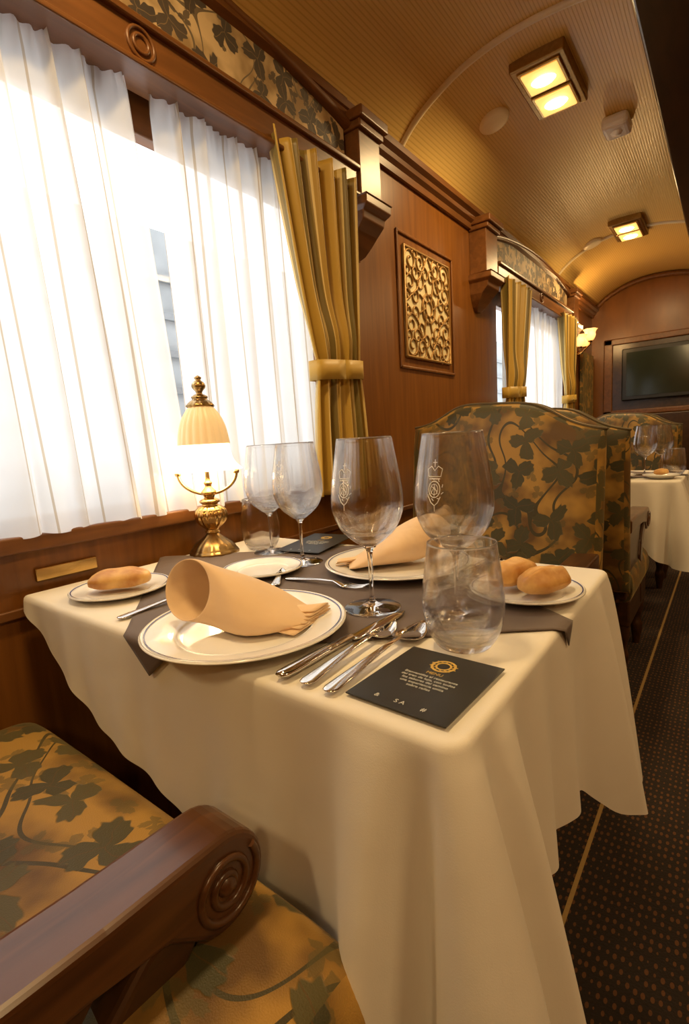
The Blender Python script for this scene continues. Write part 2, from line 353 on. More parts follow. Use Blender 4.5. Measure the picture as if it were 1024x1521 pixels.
box('trim_3',0,.012,-1.5,2.9,.70,.72,'wood_trim',.003)
group('brass_plate',[box('plate',0,.008,.40,.53,.765,.795,'brass',.003)])
obs=[box('wall_face',-3.1,-3.0,-2,12,-.5,3.0,'outside',0)]
for i in range(6): obs.append(box('ledge',-3.0,-2.95,-2,12,.9+.33*i,.96+.33*i,'frame_metal',0))
group('station_building',obs)
def sheer(name,y0,y1,y0b,y1b,nf,amp=.017,seed=0):
    rnd=random.Random(seed);ph=[rnd.random()*6 for _ in range(6)]
    def fn(u,v):
        z=.868+(1.915-.868)*v
        ya=y0b+(y0-y0b)*v;yb=y1b+(y1-y1b)*v
        y=ya+(yb-ya)*u
        k=2*pi*nf
        # irregular soft folds that drift sideways down the drop
        uu=u+.018*math.sin(2*pi*1.7*u+ph[4]+1.4*v)+.010*math.sin(2*pi*4.1*u+ph[5])
        env=.55+.45*math.sin(2*pi*2.3*u+ph[3])
        w=amp*(env*math.sin(k*uu+ph[0])+.45*math.sin(1.7*k*uu+ph[1]+.8*v)+.35*math.sin(.47*k*uu+ph[2]))
        if v>.94: w=w*.6+.006*math.sin(k*5*u)
        return (.032+w,y+.012*math.sin(k*uu+ph[0]+1.3),z+.004*math.sin(k*u))
    return grid(name,fn,300,24,'sheer',uvfn=lambda u,v:((y1-y0)*u*1.25,v))
def goldc(name,ztie=1.26,top=(1.10,1.49),tie=(1.25,1.475),bot=(1.20,1.51)):
    def fn(u,v):
        z=.85+(1.90-.85)*v;vt=(ztie-.85)/1.05
        if v>vt:
            t=(v-vt)/(1-vt);s=t**.75
            a=tie[0]+(top[0]-tie[0])*s;b=tie[1]+(top[1]-tie[1])*s;am=.012+.018*s
        else:
            t=(vt-v)/vt;s=t**.6
            a=tie[0]+(bot[0]-tie[0])*s;b=tie[1]+(bot[1]-tie[1])*s;am=.012+.012*s
        k=2*pi*5
        w=am*math.sin(k*u+.6)+.35*am*math.sin(2.2*k*u+v*2)
        puff=.02*math.exp(-((v-vt-.09)/.09)**2)
        return (.095+w+puff*math.sin(pi*u),a+(b-a)*u+.004*math.cos(k*u),z)
    obs=[grid('drape',fn,150,60,'gold',uvfn=lambda u,v:(.62*u,v),solid=.002)]
    ym=(tie[0]+tie[1])/2;hw=(tie[1]-tie[0])/2+.012
    def tf(u,v):
        a=2*pi*u
        sx=abs(math.cos(a))**.5*(1 if math.cos(a)>0 else -1);sy=abs(math.sin(a))**.5*(1 if math.sin(a)>0 else -1)
        return (.095+.034*sx,ym+hw*sy,ztie-.032+.062*v+.008*(sy))
    obs.append(grid('tieback',tf,60,2,'gold',uvfn=lambda u,v:(.375+.02*v,u),solid=.003))
    return obs
group('sheer_curtain',[sheer('left_panel',-.1,.705,-.1,.785,9,seed=1),sheer('right_panel',.795,1.30,.81,1.33,6,seed=5)])
group('gold_curtain',goldc('c'))
group('gold_curtain',goldc('c',top=(-.1,.12),tie=(-.1,.05),bot=(-.1,.08)))
group('sheer_curtain',[sheer('panel',3.1,4.4,3.1,4.4,12,seed=7)])
group('gold_curtain',goldc('c',top=(2.95,3.38),tie=(2.97,3.26),bot=(2.97,3.30)))
group('gold_curtain',goldc('c',top=(4.16,4.55),tie=(4.30,4.55),bot=(4.26,4.55)))
def lattice():
    obs=[];y0,y1,z0,z1=1.93,2.47,1.325,1.90
    t=.014
    for nm,a in (('f1',(y0,y1,z1-t,z1)),('f2',(y0,y1,z0,z0+t)),('f3',(y0,y0+t,z0,z1)),('f4',(y1-t,y1,z0,z1))):
        obs.append(box('frame_'+nm,0,.010,*a,'wood_wall',.005))
    ly0,ly1,lz0,lz1=1.985,2.415,1.38,1.845
    m,nt,b=newmat('amber_mirror');tc=N(nt,'ShaderNodeTexCoord');no=N(nt,'ShaderNodeTexNoise');no.inputs['Scale'].default_value=5;L(nt,tc.outputs['Object'],no.inputs['Vector'])
    L(nt,mixc(nt,no.outputs['Fac'],(.90,.74,.40),(1.0,.92,.62)),b.inputs['Base Color']);setp(b,rough=.25,metal=.15)
    obs.append(box('mirror_back',0.0,.004,ly0,ly1,lz0,lz1,m,0))
    cy,cz=(ly0+ly1)/2,(lz0+lz1)/2;hw,hh=(ly1-ly0)/2,(lz1-lz0)/2
    X=.008
    def tb(p,r=.0042): obs.append(tube('scroll',[(X,y,z) for y,z in p],r,'lattice',res=1))
    tb([(ly0,lz0),(ly1,lz0),(ly1,lz1),(ly0,lz1),(ly0,lz0)],.007)
    def spiral(c,r,a0,turns,sgn,n=26):
        return [(c[0]+r*(1-.75*i/n)*math.cos(a0+sgn*turns*2*pi*i/n),c[1]+r*(1-.75*i/n)*math.sin(a0+sgn*turns*2*pi*i/n)) for i in range(n+1)]
    for sy in (-1,1):
        for sz in (-1,1):
            for (fy,fz,r,a,tn) in [(.75,.78,.050,0,1.3),(.35,.80,.045,2,1.3),(.78,.38,.048,4,1.3),(.38,.45,.045,1,1.2),(.55,.60,.04,3,1.1),(.15,.62,.035,1,1.1),(.60,.15,.036,2,1.1),(.9,.6,.03,2,1.1),(.55,.92,.028,0,1.1),(.88,.14,.03,0,1.1)]:
                c=(cy+sy*fy*hw,cz+sz*fz*hh)
                sp=spiral((0,0),r,a,tn,1);tb([(c[0]+sy*p,c[1]+sz*q) for p,q in sp])
            tb([(cy,cz+sz*hh),(cy+sy*.3*hw,cz+sz*.62*hh),(cy+sy*.5*hw,cz+sz*.3*hh),(cy+sy*hw,cz)])
            tb([(cy+sy*.06*hw,cz+sz*.3*hh),(cy+sy*.25*hw,cz+sz*.18*hh),(cy+sy*.3*hw,cz)])
    for r in (.055,.03): tb([(cy+r*math.cos(a),cz+r*1.15*math.sin(a)) for a in np.linspace(0,2*pi,30)])
    for i in range(8):
        a=i*pi/4;tb([(cy+.03*math.cos(a),cz+.03*math.sin(a)),(cy+.095*math.cos(a+.3),cz+.11*math.sin(a+.3))])
    group('lattice_wall_panel',obs)
lattice()
def clight(x,y,z):
    obs=[]
    w,l=.10,.19
    obs.append(box('housing',x-w,x+w,y-l,y+l,z-.035,z+.03,'brass_dark',.006))
    for s in (-1,1):
        yc=y+s*.088
        obs.append(box('frame_ring',x-.078,x+.078,yc-.08,yc+.08,z-.043,z-.034,'brass',.004))
        obs.append(box('lens',x-.066,x+.066,yc-.068,yc+.068,z-.048,z-.040,'lampglass',.006))
        pts=[(.045*math.cos(a),.030*math.sin(a)) for a in np.linspace(0,2*pi,25)[:-1]]
        v=[(x+p,yc+q,z-.0485) for p,q in pts]+[(x+p*.8,yc+q*.8,z-.056) for p,q in pts]+[(x,yc,z-.058)]
        n=24;f=[(i,(i+1)%n,(i+1)%n+n,i+n) for i in range(n)]+[(i+n,(i+1)%n+n,2*n) for i in range(n)]
        obs.append(mk('bulb',v,f,'bulb'))
    la=bpy.data.lights.new('ceil','AREA');la.shape='RECTANGLE';la.size=.12;la.size_y=.3;la.energy=13;la.color=(1,.69,.32)
    lo=bpy.data.objects.new('light',la);COL.objects.link(lo);lo.location=(x,y,z-.065);obs.append(lo)
    group('ceiling_lamp',obs)
for y in (-1.3,.33,2.29,4.22): clight(.53,y,2.40);clight(XR-.53,y,2.40)
for i,y in enumerate((2.33,4.28)):
    o=lathe('s',[(0.0003,-.014),(.05,-.014),(.062,-.010),(.066,0),(.066,.01)],(0,0,0),'cream',40)
    o.name='ceiling_speaker';o.location=(.285,y,2.363);o.rotation_euler=(0,-.3,0)
group('smoke_detector',[box('body',.635,.745,2.70,2.83,2.335,2.395,'white',.02),lathe('sensor',[(.0003,-.012),(.02,-.01),(.025,0)],(.69,2.76,2.336),'white',24)])
group('television',[box('bezel',.29,1.11,5.59,5.64,1.255,1.745,'black',.01),box('screen',.33,1.07,5.582,5.592,1.295,1.705,'screen',0)])
group('end_cabinet',[box('back_panel',.12,1.9,5.67,5.7,1.0,1.86,'wood_dark',.004),box('frame_upper',.12,1.9,5.65,5.7,1.80,1.86,'wood_trim',.01),box('frame_side',.12,.2,5.65,5.7,.9,1.86,'wood_trim',.01),box('frame_lower',.12,1.9,5.65,5.7,1.12,1.17,'wood_trim',.01),box('body',.12,1.9,5.645,5.7,0,1.12,'wood_dark',.01)])
o=box('drapery_panel',.01,.04,5.15,5.6,.95,1.72,'fabric',.004);boxuv(o)
def sconce(y,z,x0=0):
    obs=[lathe('backplate',[(.0003,.0),(.035,.0),(.04,.01),(.0003,.02)],(0,0,0),'brass')]
    obs[0].rotation_euler=(0,pi/2,0);obs[0].location=(x0,y,z-.03)
    for dy,dx,dz in ((-.09,.10,0),(.09,.10,.02),(0,.16,.05)):
        c=(x0+dx,y+dy,z+dz)
        obs.append(tube('arm',[(x0+.01,y,z-.03),(x0+dx*.5,y+dy*.5,z-.08),(c[0],c[1],c[2]-.06),(c[0],c[1],c[2]-.03)],.006,'brass'))
        obs.append(lathe('tulip_shade',smoothprof([(.012,-.035),(.03,-.02),(.042,.01),(.040,.04),(.055,.065)],4),c,'tulip',32,lambda a,zz:1+.08*math.sin(6*a)*max(0,zz*15)))
        obs.append(lathe('cup',[(.0003,-.045),(.016,-.04),(.018,-.03)],c,'brass',20))
    pl=bpy.data.lights.new('s','POINT');pl.energy=9;pl.color=(1,.62,.25);pl.shadow_soft_size=.05
    lo=bpy.data.objects.new('glow',pl);COL.objects.link(lo);lo.location=(x0+.12,y,z+.14);obs.append(lo)
    group('wall_sconce',obs)
sconce(4.85,1.74);
# ------------------------------------------------------------------ table & cloth
TX0,TX1=.03,.98
def tablecloth(y0,y1,name='tablecloth'):
    r=.022
    P=[];Nn=[];Sx=[]
    def add(p,n,s): P.append(p);Nn.append(n);Sx.append(s)
    n1=170
    for i in range(n1): add((TX0+(TX1-r-TX0)*i/n1,y0),(0,-1),(TX1-TX0)*i/n1)
    for i in range(24):
        a=-pi/2+pi/2*i/24;add((TX1-r+r*math.cos(a),y0+r+r*math.sin(a)),(math.cos(a),math.sin(a)),.95+.03*(i/24))
    for i in range(130): add((TX1,y0+r+(y1-y0-2*r)*i/130),(1,0),.98+(y1-y0-.03)*i/130)
    for i in range(24):
        a=pi/2*i/24;add((TX1-r+r*math.cos(a),y1-r+r*math.sin(a)),(math.cos(a),math.sin(a)),.95+y1-y0+.03*(i/24))
    for i in range(81): add((TX1-r-(TX1-r-TX0)*i/80,y1),(0,1),.98+y1-y0+(TX1-TX0)*i/80)
    Dk=[(0,.03),(.06,.06),(.16,.13),(.28,.19),(.5,.25),(.8,.30),(.93,.40),(1.0,.42),(1.05,.37),(1.13,.275),(1.3,.27),(1.40,.31),(1.47,.385),(1.53,.40),(1.60,.41),(1.68,.40),(1.8,.30),(2.6,.28)]
    Fk=[(0,.008),(.3,.010),(.55,.004),(.66,.020),(.76,.0),(.82,.0),(.860,.060),(.890,.062),(.925,.0),(.945,-.004),(.965,.075),(.98,.085),(1.000,.022),(1.02,.030),(1.045,.082),(1.065,.070),(1.095,.0),(1.13,.0),(1.18,.024),(1.23,.0),(1.29,.034),(1.35,.0),(1.42,.010),(1.48,.045),(1.52,.066),(1.555,.025),(1.60,.045),(1.64,.05),(1.72,.03),(2.0,.01),(2.6,.01)]
    def itp(T,s,w=.016):
        xs=[a for a,b in T];ys=[b for a,b in T]
        return float(np.mean([np.interp(s+d*w,xs,ys) for d in (-1,-.6,-.3,0,.3,.6,1)]))
    rows=28;v=[];f=[];n=len(P)
    DD=[itp(Dk,s) for s in Sx];FF=[itp(Fk,s,.012) for s in Sx]
    for (p,nn) in zip(P,Nn): v.append((p[0]-nn[0]*.016,p[1]-nn[1]*.016,.75))
    for k in range(4):
        a=k/3*pi/2;e=.009
        for (p,nn) in zip(P,Nn): v.append((p[0]+nn[0]*(e*math.sin(a)-e*.8),p[1]+nn[1]*(e*math.sin(a)-e*.8),.75-e*(1-math.cos(a))))
    for k in range(1,rows+1):
        for (p,nn,s,D,F) in zip(P,Nn,Sx,DD,FF):
            t=k/rows
            o=.002+F*(t**.8)*(D/.3)
            wob=.0025*math.sin(s*38+.7)*t+.002*math.sin(s*71)*t
            v.append((p[0]+nn[0]*(o+wob),p[1]+nn[1]*(o+wob),.741-(D-.01)*t))
    tot=5+rows
    for k in range(tot-1):
        for i in range(n-1): f.append((k*n+i,(k+1)*n+i,(k+1)*n+i+1,k*n+i+1))
    f.append(tuple(range(n)))
    ob=mk(name,v,f,'cloth',solid=0)
    bm=bmesh.new();bm.from_mesh(ob.data);bmesh.ops.recalc_face_normals(bm,faces=bm.faces);bm.to_mesh(ob.data);bm.free()
    top=box('tabletop',TX0+.002,TX1-.012,y0+.012,y1-.012,.715,.746,'wood_dark',.003)
    leg=lathe('pedestal',smoothprof([(.22,0),(.22,.02),(.06,.06),(.045,.3),(.06,.45),(.05,.714)],5),(.5,(y0+y1)/2,0),'wood_dark',32)
    return group('dining_table',[ob,top,leg])
TY0,TY1=.365,1.03
tablecloth(TY0,TY1)
PT=2.37
tablecloth(TY0+PT,TY1+PT)
def runner(dy):
    def fn(u,v):
        a=u*2-1;b=v*2-1
        x=.5+.51*(a+b)/2;y=.70+.39*(b-a)/2;z=.7525
        if x>TX1: z-=(x-TX1);x=TX1+.008
        if y<TY0-.004: z-=(TY0-.004-y);y=TY0-.010
        if y>TY1+.004: z-=(y-TY1-.004);y=TY1+.010
        return (x,y+dy,z+.0006*math.sin(17*a)*math.cos(13*b))
    return grid('table_runner',fn,90,90,'runner',solid=.0012)
runner(0);runner(PT)
TOP=.7535
def plate(loc,r,name,deep=.018):
    p=[(.0003,.004),(r*.55,.004),(r*.66,.006),(r*.72,deep*.6),(r*.97,deep),(r,deep+.001),(r*.995,deep-.003),(r*.72,deep*.35),(r*.6,.0),(.0003,.0)]
    pl=lathe('dish',smoothprof(p,4),loc,'china',72)
    ri=lathe('rim_line',[(r*.965-.0009,deep+.0006),(r*.965+.0009,deep+.0011)],loc,'rim',72)
    return group(name,[pl,ri])
plate((.602,.457,TOP),.145,'dinner_plate')
plate((.614,.862,TOP),.150,'dinner_plate')
plate((.205,.478,TOP-.003),.092,'bread_plate',.014)
plate((.897,.802,TOP),.088,'bread_plate',.014)
plate((.365,.712,TOP),.085,'saucer',.012)
def roll(obs,c,l,w,h,ang,seed,slit=False):
    v=[];f=[];n=36;m_=22
    for i in range(m_+1):
        t=i/m_;ph=pi*t
        for j in range(n):
            a=2*pi*j/n
            rr=max(0,math.sin(ph))**.62
            x=-l*math.cos(ph);y=w*rr*math.cos(a);z=h*rr*math.sin(a)
            if z<0: z*=.55
            k=1+.05*math.sin(5*a+seed)+.04*math.sin(7*t*3+seed)
            if slit and z>0: z-=.22*h*math.exp(-(y/(w*.18))**2)*rr
            v.append((x,y*k,z*k))
    for i in range(m_):
        for j in range(n): f.append((i*n+j,i*n+(j+1)%n,(i+1)*n+(j+1)%n,(i+1)*n+j))
    ca,sa=math.cos(ang),math.sin(ang)
    v=[(c[0]+x*ca-y*sa,c[1]+x*sa+y*ca,c[2]+z) for x,y,z in v]
    obs.append(mk('roll',v,f,'bread'))
o=[];roll(o,(.874,.815,.780),.046,.025,.029,1.2,2);group('bread_roll',o)
o=[];roll(o,(.928,.795,.780),.046,.027,.028,1.1,5,True);group('bread_roll',o)
o=[];roll(o,(.205,.478,.775),.058,.034,.025,.85,1,True);group('bread_roll',o)
# glasses
WP_out=[(.0445,.0),(.0450,.0015),(.030,.0045),(.010,.0085),(.0042,.016),(.0036,.05),(.0042,.085),(.008,.098),(.026,.112),(.044,.130),(.0545,.155),(.0565,.172),(.0545,.20),(.0480,.240),(.0425,.272)]
def glassobj(loc,kind='wine',s=1.0,crest=True,name=None):
    obs=[]
    if kind=='wine':
        prof_=smoothprof(WP_out,5)
        stem=[p for p in prof_ if p[1]<=.101];bowl=[p for p in prof_ if p[1]>=.103]
        obs.append(fixn(lathe('stem_foot',[(.0003,.0003)]+[(p[0]*s,p[1]*s) for p in stem]+[(.0003,.102*s)],loc,'gsolid',48)))
        outer=[(.0003,.1025)]+bowl
        inner=[(.0003,.1045)]+[(max(.0006,p[0]-.0014),p[1]+(.0016 if p[1]<.13 else 0)) for p in bowl]
        full=outer+inner[::-1]
        obs.append(fixn(lathe('bowl',[(p[0]*s,p[1]*s) for p in full],loc,'glass',64)))
        if crest:
            bz=[p[1] for p in bowl];br=[p[0] for p in bowl]
            A0=-92*pi/180
            def S_(a,h):
                r=np.interp(h,bz,br)+.0004;an=A0+a/r
                return (loc[0]+r*math.cos(an),loc[1]+r*math.sin(an),loc[2]+h)
            def cr(p,w=.0006): obs.append(tube('crest',[S_(a,h) for a,h in p],w,'crest',res=1))
            cr([(.0085*math.cos(t),.196+.011*math.sin(t)) for t in np.linspace(0,2*pi,24)])
            cr([(.0055*math.cos(t),.196+.007*math.sin(t)) for t in np.linspace(0,2*pi,20)],.0004)
            cr([(-.005,.190),(.0,.2),(.005,.190)],.0004);cr([(0,.186),(0,.203)],.0004);cr([(-.004,.2),(.004,.194)],.0004)
            cr([(-.008,.210),(.008,.210)],.0007);cr([(-.009,.213),(-.011,.223),(-.005,.227),(0,.221),(.005,.227),(.011,.223),(.009,.213),(-.009,.213)])
            cr([(0,.226),(0,.236)],.0005);cr([(-.003,.232),(.003,.232)],.0005)
            cr([(-.009,.186),(-.005,.178),(0,.174),(.005,.178),(.009,.186)]);cr([(0,.174),(0,.166)],.0005)
            for q in range(7):
                an=-2.6+q*.7;cr([(.0115*math.cos(an),.196+.013*math.sin(an)),(.0135*math.cos(an+.25),.196+.0155*math.sin(an+.25))],.0005)
        nm=name or 'wine_glass'
    else:
        out=smoothprof([(.0003,0),(.028,.0),(.036,.004),(.046,.022),(.0515,.05),(.050,.08),(.0455,.115),(.043,.135)],5)
        inner=[(p[0]-.0016,p[1]) for p in out if p[1]>.014][::-1]+[(.036,.0115),(.02,.010),(.0003,.010)]
        obs.append(fixn(lathe('cup',[(max(.0003,p[0])*s,p[1]*s) for p in out+inner],loc,'glass',64)))
        nm=name or 'water_tumbler'
    return group(nm,obs)
glassobj((.708,.630,TOP));glassobj((.842,.657,TOP));glassobj((.390,.812,TOP));glassobj((.235,.865,TOP),crest=False)
glassobj((.893,.568,TOP),'tumbler');glassobj((.172,.89,TOP-.002),'tumbler')
glassobj((.80,3.04,TOP),crest=False,s=.95);glassobj((.86,3.18,TOP),crest=False,s=.95);glassobj((.93,3.05,TOP),'tumbler')
plate((.66,2.88,TOP),.12,'dinner_plate');plate((.89,2.88,TOP),.08,'bread_plate')
o=[];roll(o,(.89,2.88,.78),.035,.022,.02,.8,4);group('bread_roll',o)
# cutlery
def strip(name,stations,loc,ang,mat='steel',th=.0022):
    v=[];f=[];m_=8
    n=len(stations)
    for (p,w,z,d) in stations:
        for j in range(m_+1):
            q=-1+2*j/m_;v.append((q*w,p,z+d*(q*q-1)*1.0+th*.5*(1-q*q)*(1 if d==0 else 0)))
    for i in range(n-1):
        for j in range(m_): f.append((i*(m_+1)+j,i*(m_+1)+j+1,(i+1)*(m_+1)+j+1,(i+1)*(m_+1)+j))
    ca,sa=math.cos(ang),math.sin(ang)
    v=[(loc[0]+x*ca-y*sa,loc[1]+x*sa+y*ca,loc[2]+z) for x,y,z in v]
    return mk(name,v,f,mat,solid=th)
def handle(Lh,z0=.003,w0=.0095,w1=.0035):
    return [(0,.002,z0,0),(.003,w0*.75,z0,0),(.010,w0,z0,0),(Lh*.35,w0*.8,z0+.002,0),(Lh*.7,w1*1.3,z0+.005,0),(Lh,w1,z0+.006,0)]
def knife(loc,ang,Lk=.24):
    Lh=Lk*.5
    st=[(0,.003,.004,0),(.006,.008,.004,0),(.02,.009,.004,0),(Lh*.6,.0075,.005,0),(Lh,.006,.005,0)]
    a=strip('handle',st,loc,ang,th=.006)
    b=strip('blade',[(Lh,.006,.004,0),(Lh+.01,.0095,.003,0),(Lk*.8,.0105,.002,0),(Lk*.93,.008,.002,0),(Lk,.0015,.002,0)],loc,ang,th=.0016)
    return group('table_knife',[a,b])
def spoon(loc,ang,Ls=.20,bw=.019,nm='spoon'):
    Lh=Ls*.68
    st=handle(Lh)
    bl=Ls-Lh
    for i in range(1,13):
        t=i/12;w=bw*math.sin(pi*min(.985,.08+.92*t)**.85)**.7;z=.009-.006*math.sin(pi*t)*1.0
        st.append((Lh+bl*t,max(.002,w),z,.007*math.sin(pi*t)))
    return group(nm,[strip('spoon_body',st,loc,ang,th=.0014)])
def fork(loc,ang,Lf=.20):
    Lh=Lf*.62;obs=[strip('handle',handle(Lh)+[(Lh+.012,.008,.007,0),(Lh+.025,.0125,.004,.0),(Lh+.035,.0125,.003,0)],loc,ang,th=.002)]
    for k in range(4):
        xo=-.0105+.007*k;ca,sa=math.cos(ang),math.sin(ang)
        pts=[]
        for t in np.linspace(0,1,8):
            y=Lh+.033+(Lf-Lh-.033)*t;z=.003-.001*math.sin(pi*t)+.004*t*t;pts.append((loc[0]+xo*ca-y*sa,loc[1]+xo*sa+y*ca,loc[2]+z+.001))
        obs.append(tube('tine',pts,.0015,'steel',res=2))
    return group('fork',obs)
CT=TOP
knife((.754,.372,CT),-.04,.262);spoon((.788,.375,CT),.03,.205,.016);spoon((.822,.375,CT),.01,.222,.020)
fork((.366,.385,CT-.002),.0,.21)
spoon((.475,.64,CT),.65,.11,.012,'teaspoon')
fork((.455,.690,CT),-1.50,.19)
spoon((.785,.87,CT),.1,.15,.015);knife((.775,1.015,CT),pi-.1,.2)
def card(cx,cy,w,h,ang,z,tilt=0):
    o=box('board',-w/2,w/2,-h/2,h/2,0,.0015,'card',.0003)
    obs=[o]
    def ringo(r,wd):
        obs.append(lathe('emblem',[(r-wd,.0018),(r+wd,.0018)],(0,h*.27,0),'gold_ink',28))
    ringo(.0135,.0015);ringo(.0085,.0012)
    for i in range(12):
        a=i*pi/6;obs.append(tube('emblem_ray',[(.010*math.cos(a),h*.27+.010*math.sin(a),.0017),(.017*math.cos(a+.3),h*.27+.014*math.sin(a+.3),.0017)],.0005,'gold_ink',res=1))
    obs.append(text('title','MENU',(0,h*.10,.0018),.0075,'gold_ink'))
    for i,s in enumerate(['Bienvenidos al restaurante','del tren de lujo, con todos','los sabores del camino','una experiencia unica','sobre railes']):
        obs.append(text('line',s,(0,h*.04-i*.0068,.0018),.0062,'white_ink'))
    for i,s in enumerate(['&','S A','#']): obs.append(text('logo',s,(-.028+.028*i,-h*.42,.0018),.009,'white_ink'))
    g=group('menu_card',obs);g.location=(cx,cy,z);g.rotation_euler=(tilt,0,ang)
    return g
card(.900,.456,.120,.140,-.03,TOP)
card(.30,.965,.13,.19,.15,TOP+.008,.04)
# napkins
def napkin(rings):
    nv=48;v=[];f=[]
    R=len(rings)
    for (c,a,b) in rings:
        for j in range(nv):
            t=2*pi*j/nv
            p=Vector(c)+Vector(a)*math.cos(t)+Vector(b)*math.sin(t)
            p.z=max(p.z,.7605)
            v.append(tuple(p))
    for i in range(R-1):
        for j in range(nv): f.append((i*nv+j,i*nv+(j+1)%nv,(i+1)*nv+(j+1)%nv,(i+1)*nv+j))
    return mk('cone',v,f,'napkin',solid=.0026,subsurf=1)
def fanlayers(P0,P1,P2,n,h0,dz,spread):
    obs=[]
    for k in range(n):
        q=k/(n-1)
        a=Vector(P0);b=Vector(P1).lerp(Vector(P2),q*spread);c=Vector(P2).lerp(Vector(P1),(1-q)*.1)
        def fn(u,v,a=a,b=b,c=c,k=k):
            e=b.lerp(c,v)+ (b.lerp(c,v)-a)*0.02*math.sin(6*v+k)
            p=a.lerp(e,u);z=h0+dz*k*(.4+.6*u)+.03*(1-u)**1.5+.002*math.sin(5*v+k)
            return (p.x,p.y,z)
        obs.append(grid('fold_%d'%k,fn,14,14,'napkin',solid=.0018))
    return obs
def make_napkin(T):
    def V_(d):
        o=Vector(T((0,0,0)));return Vector(T(d))-o
    data=[
      (-.066,.016,.822,(.038,.016,0.0),(.002,-.017,.041)),
      (-.058,.012,.820,(.036,.022,0.0),(.006,-.014,.041)),
      (-.036,.008,.811,(.030,.040,-.004),(.010,-.006,.040)),
      (-.008,.008,.800,(.018,.056,-.010),(.014,0,.036)),
      (.025,.008,.789,(.006,.062,-.012),(.012,0,.028)),
      (.062,.004,.779,(0,.056,-.008),(.008,0,.017)),
      (.095,.0,.770,(0,.042,0),(.003,0,.007)),
      (.112,-.002,.766,(0,.032,0),(0,0,.003))]
    rings=[(T((e1,e2,z)),V_(a),V_(b)) for e1,e2,z,a,b in data]
    obs=[napkin(rings)]
    obs+=fanlayers(T((-.02,.02,0)),T((.092,.060,0)),T((.138,-.025,0)),6,.7625,.0034,.6)
    return obs
def frame(cx,cy,ang,flip=1):
    e1=(math.cos(ang),math.sin(ang));e2=(math.sin(ang)*flip,-math.cos(ang)*flip)
    def T(p): return (cx+p[0]*e1[0]+p[1]*e2[0],cy+p[0]*e1[1]+p[1]*e2[1],p[2])
    return T
group('folded_napkin',make_napkin(frame(.582,.458,math.radians(36))))
group('folded_napkin',make_napkin(frame(.620,.868,math.radians(218))))
# ------------------------------------------------------------------ table lamp
def tablelamp(x,y):
    b=(x,y,TOP-.003);obs=[]
    obs.append(lathe('base',smoothprof([(.062,0),(.063,.006),(.058,.012),(.056,.016),(.046,.028),(.030,.040),(.020,.048),(.014,.054)],4),b,'brass_dark',56,lambda a,z:1+.03*math.cos(16*a)))
    obs.append(lathe('fluted_bulb',smoothprof([(.013,.052),(.020,.058),(.016,.064),(.034,.082),(.041,.100),(.036,.118),(.020,.130),(.026,.136),(.024,.142),(.012,.148)],4),b,'brass',72,lambda a,z:1+(.05*math.cos(16*a) if .07<z<.125 else 0)))
    obs.append(lathe('stem',smoothprof([(.012,.146),(.016,.156),(.020,.162),(.013,.170),(.008,.178),(.011,.186),(.006,.195),(.006,.225),(.010,.235),(.010,.245)],4),b,'brass',32))
    d=(math.cos(.65),math.sin(.65))
    yk=[(x+d[0]*.076*math.cos(t),y+d[1]*.076*math.cos(t),b[2]+.212+.055*math.sin(t)) for t in np.linspace(pi,2*pi,24)]
    obs.append(tube('yoke',yk,.0042,'brass'))
    for e in (yk[0],yk[-1]): obs.append(lathe('knob',[(.0003,-.008),(.007,-.004),(.008,.002),(.004,.009),(.0003,.012)],e,'brass',16))
    obs.append(lathe('shade_skirt',smoothprof([(.089,.218),(.085,.224),(.074,.237),(.067,.255),(.0625,.285)],5),b,'shade_low',96,lambda a,z:1+.05*math.cos(12*a)*max(0,(.25-z)/.035)))
    obs.append(lathe('shade_ribbed_top',smoothprof([(.0625,.285),(.060,.305),(.055,.33),(.047,.352),(.035,.372),(.024,.384)],5),b,'shade_top',144,lambda a,z:1+.05*abs(math.cos(10*a))))
    obs.append(lathe('cap',smoothprof([(.032,.378),(.034,.383),(.026,.392),(.018,.398),(.020,.404),(.012,.410)],4),b,'brass_dark',40,lambda a,z:1+.06*math.cos(12*a)))
    obs.append(lathe('finial',smoothprof([(.010,.408),(.008,.416),(.017,.428),(.015,.438),(.007,.446),(.009,.452),(.0003,.458)],4),b,'brass_dark',24))
    pl=bpy.data.lights.new('tl','POINT');pl.energy=1.8;pl.color=(1,.75,.42);pl.shadow_soft_size=.03
    lo=bpy.data.objects.new('light',pl);COL.objects.link(lo);lo.location=(x,y,b[2]+.228);obs.append(lo)
    group('table_lamp',obs)
tablelamp(.085,.80)
